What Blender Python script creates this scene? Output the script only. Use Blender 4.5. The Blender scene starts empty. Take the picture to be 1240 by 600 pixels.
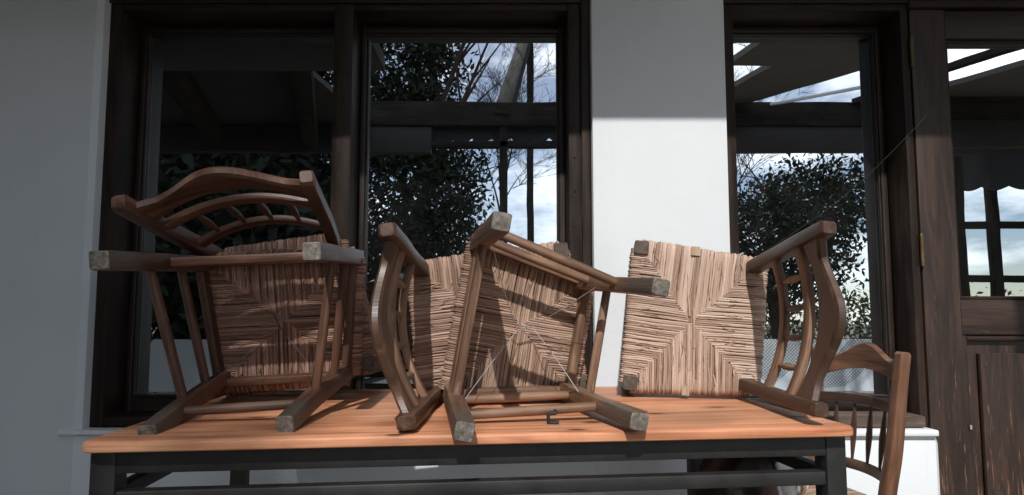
import bpy, math, random
import numpy as np
from mathutils import Vector, Matrix
random.seed(7); rng = np.random.default_rng(7)
R = math.radians
scn = bpy.context.scene
COL = scn.collection

# ------------------------------------------------------------------ mesh helpers
class MB:
    """collects geometry of ONE part; gc = grain coordinates (along, across, across)"""
    def __init__(s): s.v=[]; s.f=[]; s.g=[]; s.m=[]
    def add(s, v, f, g, m=0):
        o=len(s.v); s.v+= [tuple(p) for p in v]; s.g+=[tuple(p) for p in g]
        s.f+= [tuple(i+o for i in q) for q in f]; s.m+=[m]*len(f) if isinstance(m,int) else m
    def sweep(s, path, sizes, ref, ch=.18, rnd=0, cap=1, m=0, capm=None, seed=None, end_round=0):
        P=[Vector(p) for p in path]; n=len(P)
        if not isinstance(sizes,list): sizes=[sizes]*n
        ref=Vector(ref); S=0; rings=[]; gr=[]; off=seed if seed is not None else random.random()*50
        for i,p in enumerate(P):
            t=(P[min(i+1,n-1)]-P[max(i-1,0)]).normalized()
            u=(ref-t*ref.dot(t)).normalized(); w=t.cross(u)
            if i: S+=(p-P[i-1]).length
            a,b=sizes[i]
            if rnd: sec=[(a/2*math.cos(2*math.pi*k/rnd), b/2*math.sin(2*math.pi*k/rnd)) for k in range(rnd)]
            else:
                c=min(a,b)*ch; A,B=a/2,b/2; c2=c*.3
                sec=[(A,-B+c),(A,B-c),(A-c2,B-c2),(A-c,B),(-A+c,B),(-A+c2,B-c2),(-A,B-c),(-A,-B+c),(-A+c2,-B+c2),(-A+c,-B),(A-c,-B),(A-c2,-B+c2)]
            rings.append([p+u*x+w*y for x,y in sec]); gr.append([(S+off,x,y) for x,y in sec])
        k=len(rings[0]); v=sum(rings,[]); g=sum(gr,[]); f=[]
        for i in range(n-1):
            for j in range(k):
                a=i*k+j; b=i*k+(j+1)%k; f.append((a,b,b+k,a+k))
        s.add(v,f,g,m)
        if cap:
            cm=m if capm is None else capm
            for i,rev in ((0,1),(n-1,0)):
                ring=rings[i]; c=sum(ring,Vector())/k
                t=((P[1]-P[0]) if i==0 else (P[-2]-P[-1])).normalized()
                d=min(sizes[i])*.06
                inner=[c+(q-c)*.9-t*d for q in ring]
                vv=ring+inner; gg=[(x[1]*8+off,x[2],x[1]) for x in gr[i]]*2
                ff=[(j,(j+1)%k,k+(j+1)%k,k+j) for j in range(k)]+[tuple(range(k,2*k))]
                if rev: ff=[q[::-1] for q in ff]
                s.add(vv,ff,gg,cm)
    def box(s, lo, hi, bev=.003, m=0, axis=None):
        lo=Vector(lo); hi=Vector(hi); d=hi-lo
        ax=axis if axis is not None else max(range(3),key=lambda i:d[i])
        o=[i for i in range(3) if i!=ax]; ref=Vector((0,0,0)); ref[o[0]]=1
        c=(lo+hi)/2; a=c.copy(); b=c.copy(); a[ax]=lo[ax]; b[ax]=hi[ax]
        t=Vector((0,0,0)); t[ax]=1; w=t.cross(ref); wi=max(range(3),key=lambda i:abs(w[i]))
        mn=min(d[o[0]],d[wi]); s.sweep([a,b],(d[o[0]],d[wi]),ref,ch=min(.45,bev/mn),m=m)
    def quad(s, pts, m=0):
        p=[Vector(q) for q in pts]; e=(p[1]-p[0]); h=(p[-1]-p[0]); L,H=e.length,h.length
        s.add(p,[tuple(range(len(p)))],[(0,0,0),(L,0,0),(L,H,0),(0,H,0)][:len(p)] if len(p)==4 else [(q.x,q.y,q.z) for q in p],m)
    def build(s, name, mats, parent=None, smooth=35):
        me=bpy.data.meshes.new(name); me.from_pydata(s.v,[],s.f)
        for mt in (mats if isinstance(mats,(list,tuple)) else [mats]): me.materials.append(mt)
        me.polygons.foreach_set('material_index',s.m)
        at=me.attributes.new('gc','FLOAT_VECTOR','POINT'); at.data.foreach_set('vector',np.array(s.g,dtype=np.float32).ravel())
        if smooth:
            me.polygons.foreach_set('use_smooth',[True]*len(s.f)); me.set_sharp_from_angle(angle=R(smooth))
        me.update(); o=bpy.data.objects.new(name,me); COL.objects.link(o)
        if parent: o.parent=parent
        return o
def tag(o,label=None,cat=None,group=None,kind=None):
    for k,v in (('label',label),('category',cat),('group',group),('kind',kind)):
        if v: o[k]=v
    return o
def empty(name,loc=(0,0,0),mat=None):
    o=bpy.data.objects.new(name,None); COL.objects.link(o); o.empty_display_size=.1
    if mat is not None: o.matrix_world=mat
    else: o.location=loc
    return o
def arc(pts,n=14):
    """Catmull-Rom through points"""
    P=[Vector(p) for p in pts]; P=[P[0]*2-P[1]]+P+[P[-1]*2-P[-2]]; out=[]
    m=len(P)-3
    for k in range(n+1):
        x=k/n*m; i=min(int(x),m-1); t=x-i; a,b,c,d=P[i:i+4]
        out.append(.5*((2*b)+(c-a)*t+(2*a-5*b+4*c-d)*t*t+(3*b-a-3*c+d)*t**3))
    return out

# ------------------------------------------------------------------ materials
class NT:
    def __init__(s,name):
        s.mat=bpy.data.materials.new(name); s.mat.use_nodes=True; s.t=s.mat.node_tree; s.n=s.t.nodes
        s.b=s.n['Principled BSDF']; s.out=s.n['Material Output']
    def new(s,t,**k):
        n=s.n.new(t)
        for a,v in k.items():
            if a in n.inputs: n.inputs[a].default_value=v
            else: setattr(n,a,v)
        return n
    def l(s,a,b): s.t.links.new(a,b)
    def vec(s,src,scale):
        m=s.new('ShaderNodeVectorMath',operation='MULTIPLY'); s.l(src,m.inputs[0]); m.inputs[1].default_value=scale; return m.outputs[0]
    def noise(s,v,scale,detail=3,rough=.55,dist=0):
        n=s.new('ShaderNodeTexNoise'); n.inputs['Scale'].default_value=scale; n.inputs['Detail'].default_value=detail
        n.inputs['Roughness'].default_value=rough; n.inputs['Distortion'].default_value=dist; s.l(v,n.inputs['Vector']); return n.outputs['Fac']
    def ramp(s,f,stops):
        r=s.new('ShaderNodeValToRGB'); e=r.color_ramp.elements
        while len(e)<len(stops): e.new(.5)
        for i,(p,c) in enumerate(stops): e[i].position=p; e[i].color=(*c,1) if not isinstance(c,(int,float)) else (c,c,c,1)
        s.l(f,r.inputs['Fac']); return r.outputs['Color']
    def mix(s,f,a,b,mode='MIX'):
        m=s.new('ShaderNodeMix',data_type='RGBA',blend_type=mode)
        for sock,val in ((0,f),(6,a),(7,b)):
            if hasattr(val,'is_linked') or hasattr(val,'node'): s.l(val,m.inputs[sock])
            elif sock==0: m.inputs[0].default_value=val
            else: m.inputs[sock].default_value=(*val,1)
        return m.outputs[2]
    def bump(s,h,strength=.3,dist=.002):
        b=s.new('ShaderNodeBump'); b.inputs['Strength'].default_value=strength; b.inputs['Distance'].default_value=dist
        s.l(h,b.inputs['Height']); s.l(b.outputs[0],s.b.inputs['Normal'])
    def gc(s,rand=True):
        a=s.new('ShaderNodeAttribute',attribute_name='gc'); v=a.outputs['Vector']
        if rand:
            o=s.new('ShaderNodeObjectInfo'); m=s.new('ShaderNodeVectorMath',operation='SCALE'); m.inputs[0].default_value=(37,0,0)
            s.l(o.outputs['Random'],m.inputs['Scale']); d=s.new('ShaderNodeVectorMath',operation='ADD'); s.l(v,d.inputs[0]); s.l(m.outputs[0],d.inputs[1]); v=d.outputs[0]
        return v
    def fin(s,col,rough=None,**k):
        if hasattr(col,'node'): s.l(col,s.b.inputs['Base Color'])
        else: s.b.inputs['Base Color'].default_value=(*col,1)
        if rough is not None:
            if hasattr(rough,'node'): s.l(rough,s.b.inputs['Roughness'])
            else: s.b.inputs['Roughness'].default_value=rough
        for a,v in k.items(): s.b.inputs[a].default_value=v
        return s.mat
def wood(name,dark,mid,light,rough=.5,worn=None,wornamt=.55,grain=1.,bump=.45,spec=.4,foot=False):
    t=NT(name); g=t.gc()
    big=t.noise(t.vec(g,(3.2,34*grain,34*grain)),1,4,.6,.6)
    fine=t.noise(t.vec(g,(14,420*grain,420*grain)),1,3,.6)
    c=t.ramp(big,[(.28,dark),(.5,mid),(.72,light)])
    f=t.ramp(fine,[(.3,.62),(.7,1.1)])
    c=t.mix(.8,c,f,'MULTIPLY')
    if worn:
        w=t.noise(t.vec(g,(9,60,60)),1,5,.7,.3); wm=t.ramp(w,[(wornamt,0.),(wornamt+.12,1.)])
        c=t.mix(wm,c,worn)
    blot=t.noise(t.vec(g,(6,6,6)),1,2); c=t.mix(1,c,t.ramp(blot,[(.3,.72),(.7,1.15)]),'MULTIPLY')
    if foot:
        ge=t.new('ShaderNodeAttribute',attribute_name='gc'); se=t.new('ShaderNodeSeparateXYZ'); t.l(ge.outputs['Vector'],se.inputs[0])
        pr=t.new('ShaderNodeMath',operation='MULTIPLY'); t.l(se.outputs['Y'],pr.inputs[0]); t.l(se.outputs['Z'],pr.inputs[1]); ab=t.new('ShaderNodeMath',operation='ABSOLUTE'); t.l(pr.outputs[0],ab.inputs[0])
        en=t.noise(t.vec(g,(22,90,90)),1,4,.7); em=t.new('ShaderNodeMath',operation='MULTIPLY_ADD'); t.l(ab.outputs[0],em.inputs[0]); em.inputs[1].default_value=2300; sb=t.new('ShaderNodeMath',operation='SUBTRACT'); t.l(en,sb.inputs[0]); sb.inputs[1].default_value=.5; t.l(sb.outputs[0],em.inputs[2])
        c=t.mix(t.ramp(em.outputs[0],[(.6,0.),(.85,.6)]),c,worn or light)
        tc=t.new('ShaderNodeTexCoord'); sp=t.new('ShaderNodeSeparateXYZ'); t.l(tc.outputs['Object'],sp.inputs[0])
        ma=t.new('ShaderNodeMath',operation='MULTIPLY_ADD'); t.l(blot,ma.inputs[0]); ma.inputs[1].default_value=-.16; t.l(sp.outputs['Z'],ma.inputs[2])
        fm=t.ramp(ma.outputs[0],[(0.,.85),(.055,0.)]); c=t.mix(fm,c,t.mix(fine,(.045,.036,.029),(.13,.105,.085)))
    t.bump(fine,bump,.0015)
    return t.fin(c,t.ramp(big,[(.3,rough-.08),(.7,rough+.14)]),**{'Specular IOR Level':spec})
M={}
M['chair_red']=wood('varnished_red_brown_wood',(.04,.017,.0105),(.1,.045,.026),(.185,.092,.055),.42,(.22,.145,.095),.64,foot=True)
M['chair_brown']=wood('weathered_brown_wood',(.06,.03,.018),(.215,.118,.07),(.4,.25,.16),.5,(.34,.255,.19),.6,foot=True)
M['chair_dark']=wood('dark_stained_wood',(.035,.018,.011),(.085,.042,.025),(.16,.085,.05),.38,(.2,.125,.08),.66,foot=True)
M['chair_orange']=wood('orange_brown_wood',(.075,.032,.018),(.18,.083,.045),(.29,.145,.082),.45,(.1,.042,.022),.64,foot=True)  # warm orange-brown tone for the upright chair
M['endgrain']=wood('worn_grey_end_grain',(.075,.062,.05),(.2,.175,.145),(.36,.32,.27),.8,(.1,.08,.062),.56,2.)
M['foot_dark']=wood('dirty_leg_bottom_wood',(.04,.03,.023),(.09,.068,.052),(.15,.12,.095),.65,(.2,.17,.14),.62)
M['frame']=wood('dark_brown_window_wood',(.013,.008,.006),(.026,.0155,.0105),(.05,.03,.02),.45,(.085,.058,.043),.68,.8,.45,.25)
M['frame_dark']=wood('dark_sash_wood',(.011,.007,.005),(.022,.013,.009),(.042,.025,.017),.45,None,.6,.8,.4)
M['sillwood']=wood('weathered_sill_wood',(.05,.034,.025),(.1,.07,.052),(.17,.125,.095),.7,(.2,.17,.14),.6)
def mk_door():
    t=NT('peeling_dark_door_wood'); g=t.gc()
    big=t.noise(t.vec(g,(2.2,22,22)),1,4,.6,1.2); fine=t.noise(t.vec(g,(12,300,300)),1,3,.6)
    c=t.ramp(big,[(.25,(.016,.0105,.008)),(.5,(.038,.022,.0155)),(.75,(.078,.04,.026))])
    c=t.mix(.8,c,t.ramp(fine,[(.3,.5),(.7,1.2)]),'MULTIPLY')
    geo=t.new('ShaderNodeNewGeometry'); sx=t.new('ShaderNodeSeparateXYZ'); t.l(geo.outputs['Position'],sx.inputs[0])
    peel=t.noise(t.vec(g,(7,95,95)),1,5,.72,.4)
    # paint has flaked off more on the lower, rain-splashed part of the door
    lo=t.new('ShaderNodeMapRange'); t.l(sx.outputs['Z'],lo.inputs[0])
    for i,v in zip((1,2,3,4),(.2,1.4,.085,-.06)): lo.inputs[i].default_value=v
    ad=t.new('ShaderNodeMath',operation='ADD'); t.l(peel,ad.inputs[0]); t.l(lo.outputs[0],ad.inputs[1])
    pm=t.ramp(ad.outputs[0],[(.655,0.),(.7,1.)])
    c=t.mix(pm,c,t.mix(fine,(.15,.065,.036),(.25,.125,.075)))
    t.bump(t.mix(.5,fine,pm),.5,.002)
    return t.fin(c,t.ramp(pm,[(0,.45),(1,.8)]))
M['door']=mk_door()
def mk_pine():
    t=NT('oiled_pine_planks'); a=t.new('ShaderNodeAttribute',attribute_name='gc'); g=a.outputs['Vector']
    sp=t.new('ShaderNodeSeparateXYZ'); t.l(g,sp.inputs[0])
    # plank index across the depth
    m=t.new('ShaderNodeMath',operation='DIVIDE'); t.l(sp.outputs['Y'],m.inputs[0]); m.inputs[1].default_value=.117
    fl=t.new('ShaderNodeMath',operation='FLOOR'); t.l(m.outputs[0],fl.inputs[0])
    fr=t.new('ShaderNodeMath',operation='FRACT'); t.l(m.outputs[0],fr.inputs[0])
    wn=t.new('ShaderNodeTexWhiteNoise',noise_dimensions='1D'); t.l(fl.outputs[0],wn.inputs['W'])
    sc=t.new('ShaderNodeVectorMath',operation='SCALE'); sc.inputs[0].default_value=(9,4,3); t.l(wn.outputs['Value'],sc.inputs['Scale'])
    ad=t.new('ShaderNodeVectorMath',operation='ADD'); t.l(g,ad.inputs[0]); t.l(sc.outputs[0],ad.inputs[1]); g2=ad.outputs[0]
    big=t.noise(t.vec(g2,(1.6,26,26)),1,4,.6,1.0); fine=t.noise(t.vec(g2,(6,300,300)),1,3,.6)
    c=t.ramp(big,[(.3,(.42,.15,.066)),(.5,(.64,.285,.148)),(.7,(.75,.395,.225))])
    c=t.mix(.7,c,t.ramp(fine,[(.3,.7),(.7,1.12)]),'MULTIPLY')
    c=t.mix(1,c,t.ramp(wn.outputs['Value'],[(0,.86),(1,1.08)]),'MULTIPLY')
    # knots
    kv=t.new('ShaderNodeTexVoronoi',voronoi_dimensions='2D'); kv.inputs['Scale'].default_value=1; kv.inputs['Randomness'].default_value=1
    t.l(t.vec(g2,(3.1,7.5,7.5)),kv.inputs['Vector'])
    kn=t.ramp(kv.outputs['Distance'],[(.035,1.),(.075,0.)]); ring=t.ramp(kv.outputs['Distance'],[(.06,.72),(.2,1.)])
    c=t.mix(1,c,ring,'MULTIPLY'); c=t.mix(kn,c,(.1,.035,.016))
    seam=t.ramp(fr.outputs[0],[(0,.3),(.018,1.)]); c=t.mix(1,c,seam,'MULTIPLY')
    dirt=t.noise(t.vec(g,(5,5,5)),1,5,.65); c=t.mix(1,c,t.ramp(dirt,[(.35,.82),(.6,1.05)]),'MULTIPLY')
    t.bump(t.mix(.5,fine,seam),.25,.001)
    return t.fin(c,t.ramp(dirt,[(.3,.42),(.7,.6)]),**{'Specular IOR Level':.35})
M['pine']=mk_pine()
def mk_rush(name,c0,c1,c2):
    t=NT(name); a=t.new('ShaderNodeAttribute',attribute_name='gc'); g=a.outputs['Vector']
    sp=t.new('ShaderNodeSeparateXYZ'); t.l(g,sp.inputs[0])
    wn=t.new('ShaderNodeTexWhiteNoise',noise_dimensions='1D'); t.l(sp.outputs['Z'],wn.inputs['W'])
    streak=t.noise(t.vec(g,(24,260,7)),1,5,.7)
    mx=t.new('ShaderNodeMath',operation='MULTIPLY_ADD'); t.l(wn.outputs['Value'],mx.inputs[0]); mx.inputs[1].default_value=.5
    ml=t.new('ShaderNodeMath',operation='MULTIPLY'); t.l(streak,ml.inputs[0]); ml.inputs[1].default_value=.5; t.l(ml.outputs[0],mx.inputs[2])
    c=t.ramp(mx.outputs[0],[(.18,c0),(.48,c1),(.8,c2)])
    t.bump(streak,.5,.002)
    return t.fin(c,.68,**{'Specular IOR Level':.3})
M['rush']=mk_rush('straw_rush',(.125,.073,.05),(.3,.188,.132),(.48,.345,.262))
M['rush_red']=mk_rush('reddish_rush',(.1,.05,.034),(.25,.138,.095),(.42,.275,.21))
M['rush_pale']=mk_rush('bleached_rush',(.2,.125,.09),(.43,.298,.224),(.64,.5,.405))
def plain(name,col,rough=.5,metal=0,nz=.2,sc=30,spec=.5,bump=0):
    t=NT(name); tc=t.new('ShaderNodeTexCoord'); f=t.noise(tc.outputs['Object'],sc,4,.6)
    c=t.mix(1,t.mix(0.,col,col),t.ramp(f,[(.25,1-nz),(.75,1+nz)]),'MULTIPLY')
    if bump: t.bump(f,bump,.002)
    return t.fin(c,rough,Metallic=metal,**{'Specular IOR Level':spec})
M['steel']=plain('black_painted_steel',(.015,.0145,.014),.55,0,.55,22,.5,.1)
M['steel_top']=M['steel']
M['rush_core']=plain('dark_rush_stuffing',(.1,.062,.042),.9)
M['scrap']=plain('grey_paper',(.3,.29,.28),.8)
M['wire']=plain('grey_binding_wire',(.42,.41,.39),.45,.4,.1)
M['wire_dull']=plain('dull_grey_wire',(.05,.048,.045),.7,0,.1)
M['hinge']=plain('aged_brass_hinge',(.16,.11,.05),.5,.7,.35,120)
M['black_plastic']=plain('black_plastic',(.012,.013,.015),.4)
M['dark_room']=plain('unlit_interior_dark',(.03,.03,.032),.9)  # near-black colour stands in for the unlit room behind the glass
M['soffit']=plain('brown_ceiling_boards',(.085,.075,.063),.8,0,.2,6)
M['ceiling_dark']=plain('darker_ceiling_boards',(.035,.03,.027),.8,0,.25,6)  # darker copy of the ceiling boards, deepens the left pane's reflection
M['beam']=wood('dark_pergola_timber',(.02,.017,.015),(.035,.03,.026),(.055,.047,.04),.85,spec=.04)
M['awning']=plain('dark_awning_canvas',(.05,.055,.06),.85)
M['bark']=plain('rough_bark',(.07,.055,.042),.9,0,.4,12,.2,.6)
M['cloth']=plain('white_cloth',(.8,.82,.83),.9,0,.04,5)
def mk_plaster(name,base):
    t=NT(name); tc=t.new('ShaderNodeTexCoord'); o=tc.outputs['Object']
    big=t.noise(o,1.6,5,.6); fine=t.noise(o,140,4,.6); mid=t.noise(o,14,5,.65)
    c=t.mix(1,base,t.ramp(big,[(.3,.93),(.7,1.03)]),'MULTIPLY')
    st=t.noise(t.vec(o,(9,9,1.1)),1,5,.7); c=t.mix(t.ramp(st,[(.6,0.),(.85,.28)]),c,(.52,.5,.46))
    sp=t.new('ShaderNodeTexVoronoi'); sp.inputs['Scale'].default_value=7; t.l(o,sp.inputs['Vector'])
    c=t.mix(t.ramp(sp.outputs['Distance'],[(.018,.6),(.03,0.)]),c,(.32,.29,.26))
    t.bump(t.mix(.5,fine,mid),.4,.004)
    return t.fin(c,.85,**{'Specular IOR Level':.25})
M['plaster']=mk_plaster('white_plaster',(.70,.725,.74))
M['sill_white']=plain('white_painted_sill',(.76,.77,.77),.55,0,.06,12)
def mk_leaf(name,c0,c1):
    t=NT(name); tc=t.new('ShaderNodeTexCoord'); f=t.noise(tc.outputs['Object'],1.3,3); f2=t.noise(tc.outputs['Object'],16,2)
    c=t.mix(f,c0,c1); c=t.mix(.5,c,t.ramp(f2,[(.3,.5),(.7,1.4)]),'MULTIPLY')
    return t.fin(c,.6,**{'Specular IOR Level':.3})
M['leaf_dark']=mk_leaf('dark_evergreen_leaf',(.008,.013,.006),(.022,.034,.014))
M['leaf_mid']=mk_leaf('olive_leaf',(.04,.06,.025),(.09,.115,.05))
def mk_glass(name,refl):
    t=NT(name); gl=t.new('ShaderNodeBsdfGlossy'); gl.inputs['Roughness'].default_value=.004; gl.inputs['Color'].default_value=(.93,.97,1,1)
    tr=t.new('ShaderNodeBsdfTransparent'); tr.inputs['Color'].default_value=(.80,.86,.88,1)
    lw=t.new('ShaderNodeLayerWeight'); lw.inputs['Blend'].default_value=.35
    mr=t.new('ShaderNodeMapRange'); t.l(lw.outputs['Fresnel'],mr.inputs[0]); mr.inputs[1].default_value=0; mr.inputs[2].default_value=1; mr.inputs[3].default_value=refl; mr.inputs[4].default_value=1
    tc=t.new('ShaderNodeTexCoord'); n=t.noise(tc.outputs['Object'],2.2,2)
    b=t.new('ShaderNodeBump'); b.inputs['Strength'].default_value=.1; b.inputs['Distance'].default_value=.004; t.l(n,b.inputs['Height']); t.l(b.outputs[0],gl.inputs['Normal'])
    # thin film of dust
    df=t.new('ShaderNodeBsdfDiffuse'); df.inputs['Color'].default_value=(.5,.5,.48,1)
    dn=t.noise(t.vec(tc.outputs['Object'],(5,5,3)),1,5,.7); dm=t.ramp(dn,[(.35,.002),(.8,.02)])
    mx=t.new('ShaderNodeMixShader'); t.l(mr.outputs[0],mx.inputs[0]); t.l(tr.outputs[0],mx.inputs[1]); t.l(gl.outputs[0],mx.inputs[2])
    m2=t.new('ShaderNodeMixShader'); t.l(dm,m2.inputs[0]); t.l(mx.outputs[0],m2.inputs[1]); t.l(df.outputs[0],m2.inputs[2])
    t.l(m2.outputs[0],t.out.inputs['Surface']); return t.mat
M['glass']=mk_glass('coated_window_glass',.66)
def mk_net():
    t=NT('fine_diamond_netting'); a=t.new('ShaderNodeAttribute',attribute_name='gc'); sp=t.new('ShaderNodeSeparateXYZ'); t.l(a.outputs['Vector'],sp.inputs[0])
    outs=[]
    for op in ('ADD','SUBTRACT'):
        m=t.new('ShaderNodeMath',operation=op); t.l(sp.outputs['X'],m.inputs[0]); t.l(sp.outputs['Y'],m.inputs[1])
        d=t.new('ShaderNodeMath',operation='DIVIDE'); t.l(m.outputs[0],d.inputs[0]); d.inputs[1].default_value=.045
        f=t.new('ShaderNodeMath',operation='FRACT'); t.l(d.outputs[0],f.inputs[0]); g=t.new('ShaderNodeMath',operation='LESS_THAN'); t.l(f.outputs[0],g.inputs[0]); g.inputs[1].default_value=.25; outs.append(g)
    mx=t.new('ShaderNodeMath',operation='MAXIMUM'); t.l(outs[0].outputs[0],mx.inputs[0]); t.l(outs[1].outputs[0],mx.inputs[1])
    t.l(mx.outputs[0],t.b.inputs['Alpha']); return t.fin((.22,.24,.25),.8)
M['net']=mk_net()
def mk_paving():
    t=NT('terrace_paving'); tc=t.new('ShaderNodeTexCoord'); o=tc.outputs['Object']
    br=t.new('ShaderNodeTexBrick'); br.inputs['Scale'].default_value=1; br.inputs['Brick Width'].default_value=.4; br.inputs['Row Height'].default_value=.4; br.inputs['Mortar Size'].default_value=.006; br.offset=0
    br.inputs['Color1'].default_value=(.3,.27,.23,1); br.inputs['Color2'].default_value=(.26,.235,.2,1); br.inputs['Mortar'].default_value=(.14,.13,.12,1); t.l(o,br.inputs['Vector'])
    n=t.noise(o,5,6,.65); c=t.mix(1,br.outputs['Color'],t.ramp(n,[(.3,.75),(.7,1.15)]),'MULTIPLY'); return t.fin(c,.75)
M['paving']=mk_paving()

# ------------------------------------------------------------------ camera, sun, sky
cam=bpy.data.cameras.new('camera'); co=bpy.data.objects.new('camera',cam); COL.objects.link(co); scn.camera=co
co.location=(0,0,.96); co.rotation_euler=(R(90)+math.atan(51/700),0,0)
cam.sensor_width=36; cam.lens=36*700/1240; cam.shift_y=40/1240; cam.clip_end=2000; cam.clip_start=.02
SUN=Vector((-.06,-1,1.02)).normalized()
sl=bpy.data.lights.new('sun','SUN'); so=bpy.data.objects.new('sun',sl); COL.objects.link(so)
sl.energy=4.25; sl.angle=R(.75); sl.color=(1,.975,.945); so.rotation_euler=SUN.to_track_quat('Z','Y').to_euler(); so.location=(0,-5,6)
w=bpy.data.worlds.new('World'); scn.world=w; w.use_nodes=True; wt=w.node_tree; bg=wt.nodes['Background']
sky=wt.nodes.new('ShaderNodeTexSky'); sky.sky_type='NISHITA'; sky.sun_disc=False; sky.sun_elevation=math.asin(SUN.z); sky.sun_rotation=math.atan2(SUN.x,SUN.y)
sky.air_density=1.0; sky.dust_density=.5; sky.ozone_density=1.0
# thin clouds over the blue
tc=wt.nodes.new('ShaderNodeTexCoord'); nz=wt.nodes.new('ShaderNodeTexNoise'); nz.inputs['Scale'].default_value=2.6; nz.inputs['Detail'].default_value=7; nz.inputs['Roughness'].default_value=.6
mp=wt.nodes.new('ShaderNodeMapping'); mp.inputs['Scale'].default_value=(1,1,2.6); wt.links.new(tc.outputs['Generated'],mp.inputs[0]); wt.links.new(mp.outputs[0],nz.inputs['Vector'])
cr=wt.nodes.new('ShaderNodeValToRGB'); cr.color_ramp.elements[0].position=.48; cr.color_ramp.elements[1].position=.69; wt.links.new(nz.outputs['Fac'],cr.inputs[0])
mx=wt.nodes.new('ShaderNodeMix'); mx.data_type='RGBA'; wt.links.new(cr.outputs[0],mx.inputs[0]); wt.links.new(sky.outputs[0],mx.inputs[6]); mx.inputs[7].default_value=(22,22.6,23.4,1)
wt.links.new(mx.outputs[2],bg.inputs['Color']); bg.inputs['Strength'].default_value=.112
scn.view_settings.view_transform='Standard'; scn.view_settings.look='None'; scn.view_settings.gamma=1; scn.view_settings.exposure=0

# ------------------------------------------------------------------ ground and building
g=MB(); g.quad([(-400,-400,0),(400,-400,0),(400,400,0),(-400,400,0)]); tag(g.build('ground',plain('dry_earth',(.16,.14,.1),.9,0,.3,.3)),kind='structure')
g=MB(); g.quad([(-7,-5,.004),(9,-5,.004),(9,2.1,.004),(-7,2.1,.004)]); tag(g.build('terrace',M['paving']),kind='structure')
bld=empty('cafe_building',(0,2.1,0))
tag(bld,'white plastered building front with dark brown timber windows and a half glazed door','building')
BO=Vector((0,2.1,0))
def part(mb,name,mats,parent,smooth=35):
    o=mb.build(name,mats,None,smooth); off=BO
    o.data.transform(Matrix.Translation(-off)); o.parent=parent; return o
WL,PL,PR,DL=-1.566,.299,.799,1.512
wm=MB()
wm.box((-7,2.1,0),(WL,2.4,3.6),.004); wm.box((WL-.0,2.1,0),(PL,2.4,.5575),.003); wm.box((PL,2.1,0),(PR,2.4,2.26),.004)
wm.box((PR,2.1,0),(DL,2.4,.5575),.003); wm.box((WL,2.102,2.262),(9,2.4,3.6),.003); wm.box((2.5,2.1,0),(9,2.4,2.26),.003)
part(wm,'wall',M['plaster'],bld)
rm=MB()
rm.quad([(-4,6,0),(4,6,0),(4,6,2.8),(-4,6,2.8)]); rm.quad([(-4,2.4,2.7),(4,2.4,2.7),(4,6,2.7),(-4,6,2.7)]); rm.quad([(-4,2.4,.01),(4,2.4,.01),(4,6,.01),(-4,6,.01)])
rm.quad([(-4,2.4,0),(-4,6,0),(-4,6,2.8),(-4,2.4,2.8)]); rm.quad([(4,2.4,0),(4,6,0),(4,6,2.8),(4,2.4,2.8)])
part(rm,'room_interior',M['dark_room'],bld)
FY,SY,GY=2.15,2.265,2.285
def window(name,x0,x1,lights,ztop,zbot,rightpost=None):
    """x0..x1 overall frame; lights = list of (gx0,gx1) clear openings between frame members"""
    f=MB(); fr=None
    xs=[x0]+sum([[a,b] for a,b in lights],[])+[x1]
    for i in range(0,len(xs),2): f.box((xs[i],FY,zbot),(xs[i+1],GY+.05,ztop+.098),.004,axis=2)
    for a,b in lights:
        f.box((a,FY+.002,ztop),(b,GY+.05,ztop+.096),.004,axis=0); f.box((a,FY+.004,zbot),(b,GY+.05,zbot+.035),.004,axis=0)
    root=part(f,name,M['frame'],bld)
    # thin applied moulding round the frame
    mo=MB(); mo.box((x0,FY-.012,ztop+.024),(x1,FY-.001,ztop+.06),.004,axis=0); mo.box((x0-.0,FY-.014,ztop+.066),(x1,FY-.001,ztop+.098),.004,axis=0)
    o=part(mo,'frame_moulding',M['frame'],None); o.parent=root
    for a,b in lights:
        s=MB(); w_=.026
        s.box((a+.001,SY,zbot+.036),(a+w_,SY+.045,ztop-.001),.005,axis=2); s.box((b-w_,SY,zbot+.036),(b-.001,SY+.045,ztop-.001),.005,axis=2)
        s.box((a+w_,SY+.001,ztop-.03),(b-w_,SY+.045,ztop-.001),.005,axis=0); s.box((a+w_,SY+.001,zbot+.036),(b-w_,SY+.045,zbot+.09),.005,axis=0)
        # glazing bead
        for q in (((a+w_,SY+.004,zbot+.09),(a+w_+.008,SY+.02,ztop-.03),2),((b-w_-.008,SY+.004,zbot+.09),(b-w_,SY+.02,ztop-.03),2),((a+w_+.008,SY+.005,ztop-.037),(b-w_-.008,SY+.02,ztop-.03),0),((a+w_+.008,SY+.005,zbot+.09),(b-w_-.008,SY+.02,zbot+.1),0)):
            s.box(q[0],q[1],.003,axis=q[2])
        o=part(s,'sash',M['frame_dark'],None); o.parent=root
        gm=MB(); gm.quad([(a+.015,GY,zbot+.06),(b-.015,GY,zbot+.06),(b-.015,GY,ztop-.015),(a+.015,GY,ztop-.015)])
        o=part(gm,'glass_pane',M['glass'],None); o.parent=root
    return root
ZT,ZB=2.163,.58
W1=window('double_window',WL,PL-.002,[(-1.503,-.685),(-.612,.213)],ZT,ZB)
W2=window('side_window',PR+.002,1.526,[(.852,1.496)],ZT,ZB)
cs=MB(); cs.box((.262,FY-.016,ZB),(PL-.004,FY-.001,ZT+.096),.004,axis=2); cs.box((.214,FY-.006,ZB),(.258,FY+.0,ZT+.02),.003,axis=2)
for zz in [ .8+.13*i for i in range(11)]:
    cs.sweep([(.237,FY-.0075,zz+random.uniform(-.02,.02)),(.237,FY-.0062,zz)],(.006,.006),(1,0,0),rnd=8)
o=part(cs,'frame_cover_strip',M['frame'],None); o.parent=W1
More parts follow.
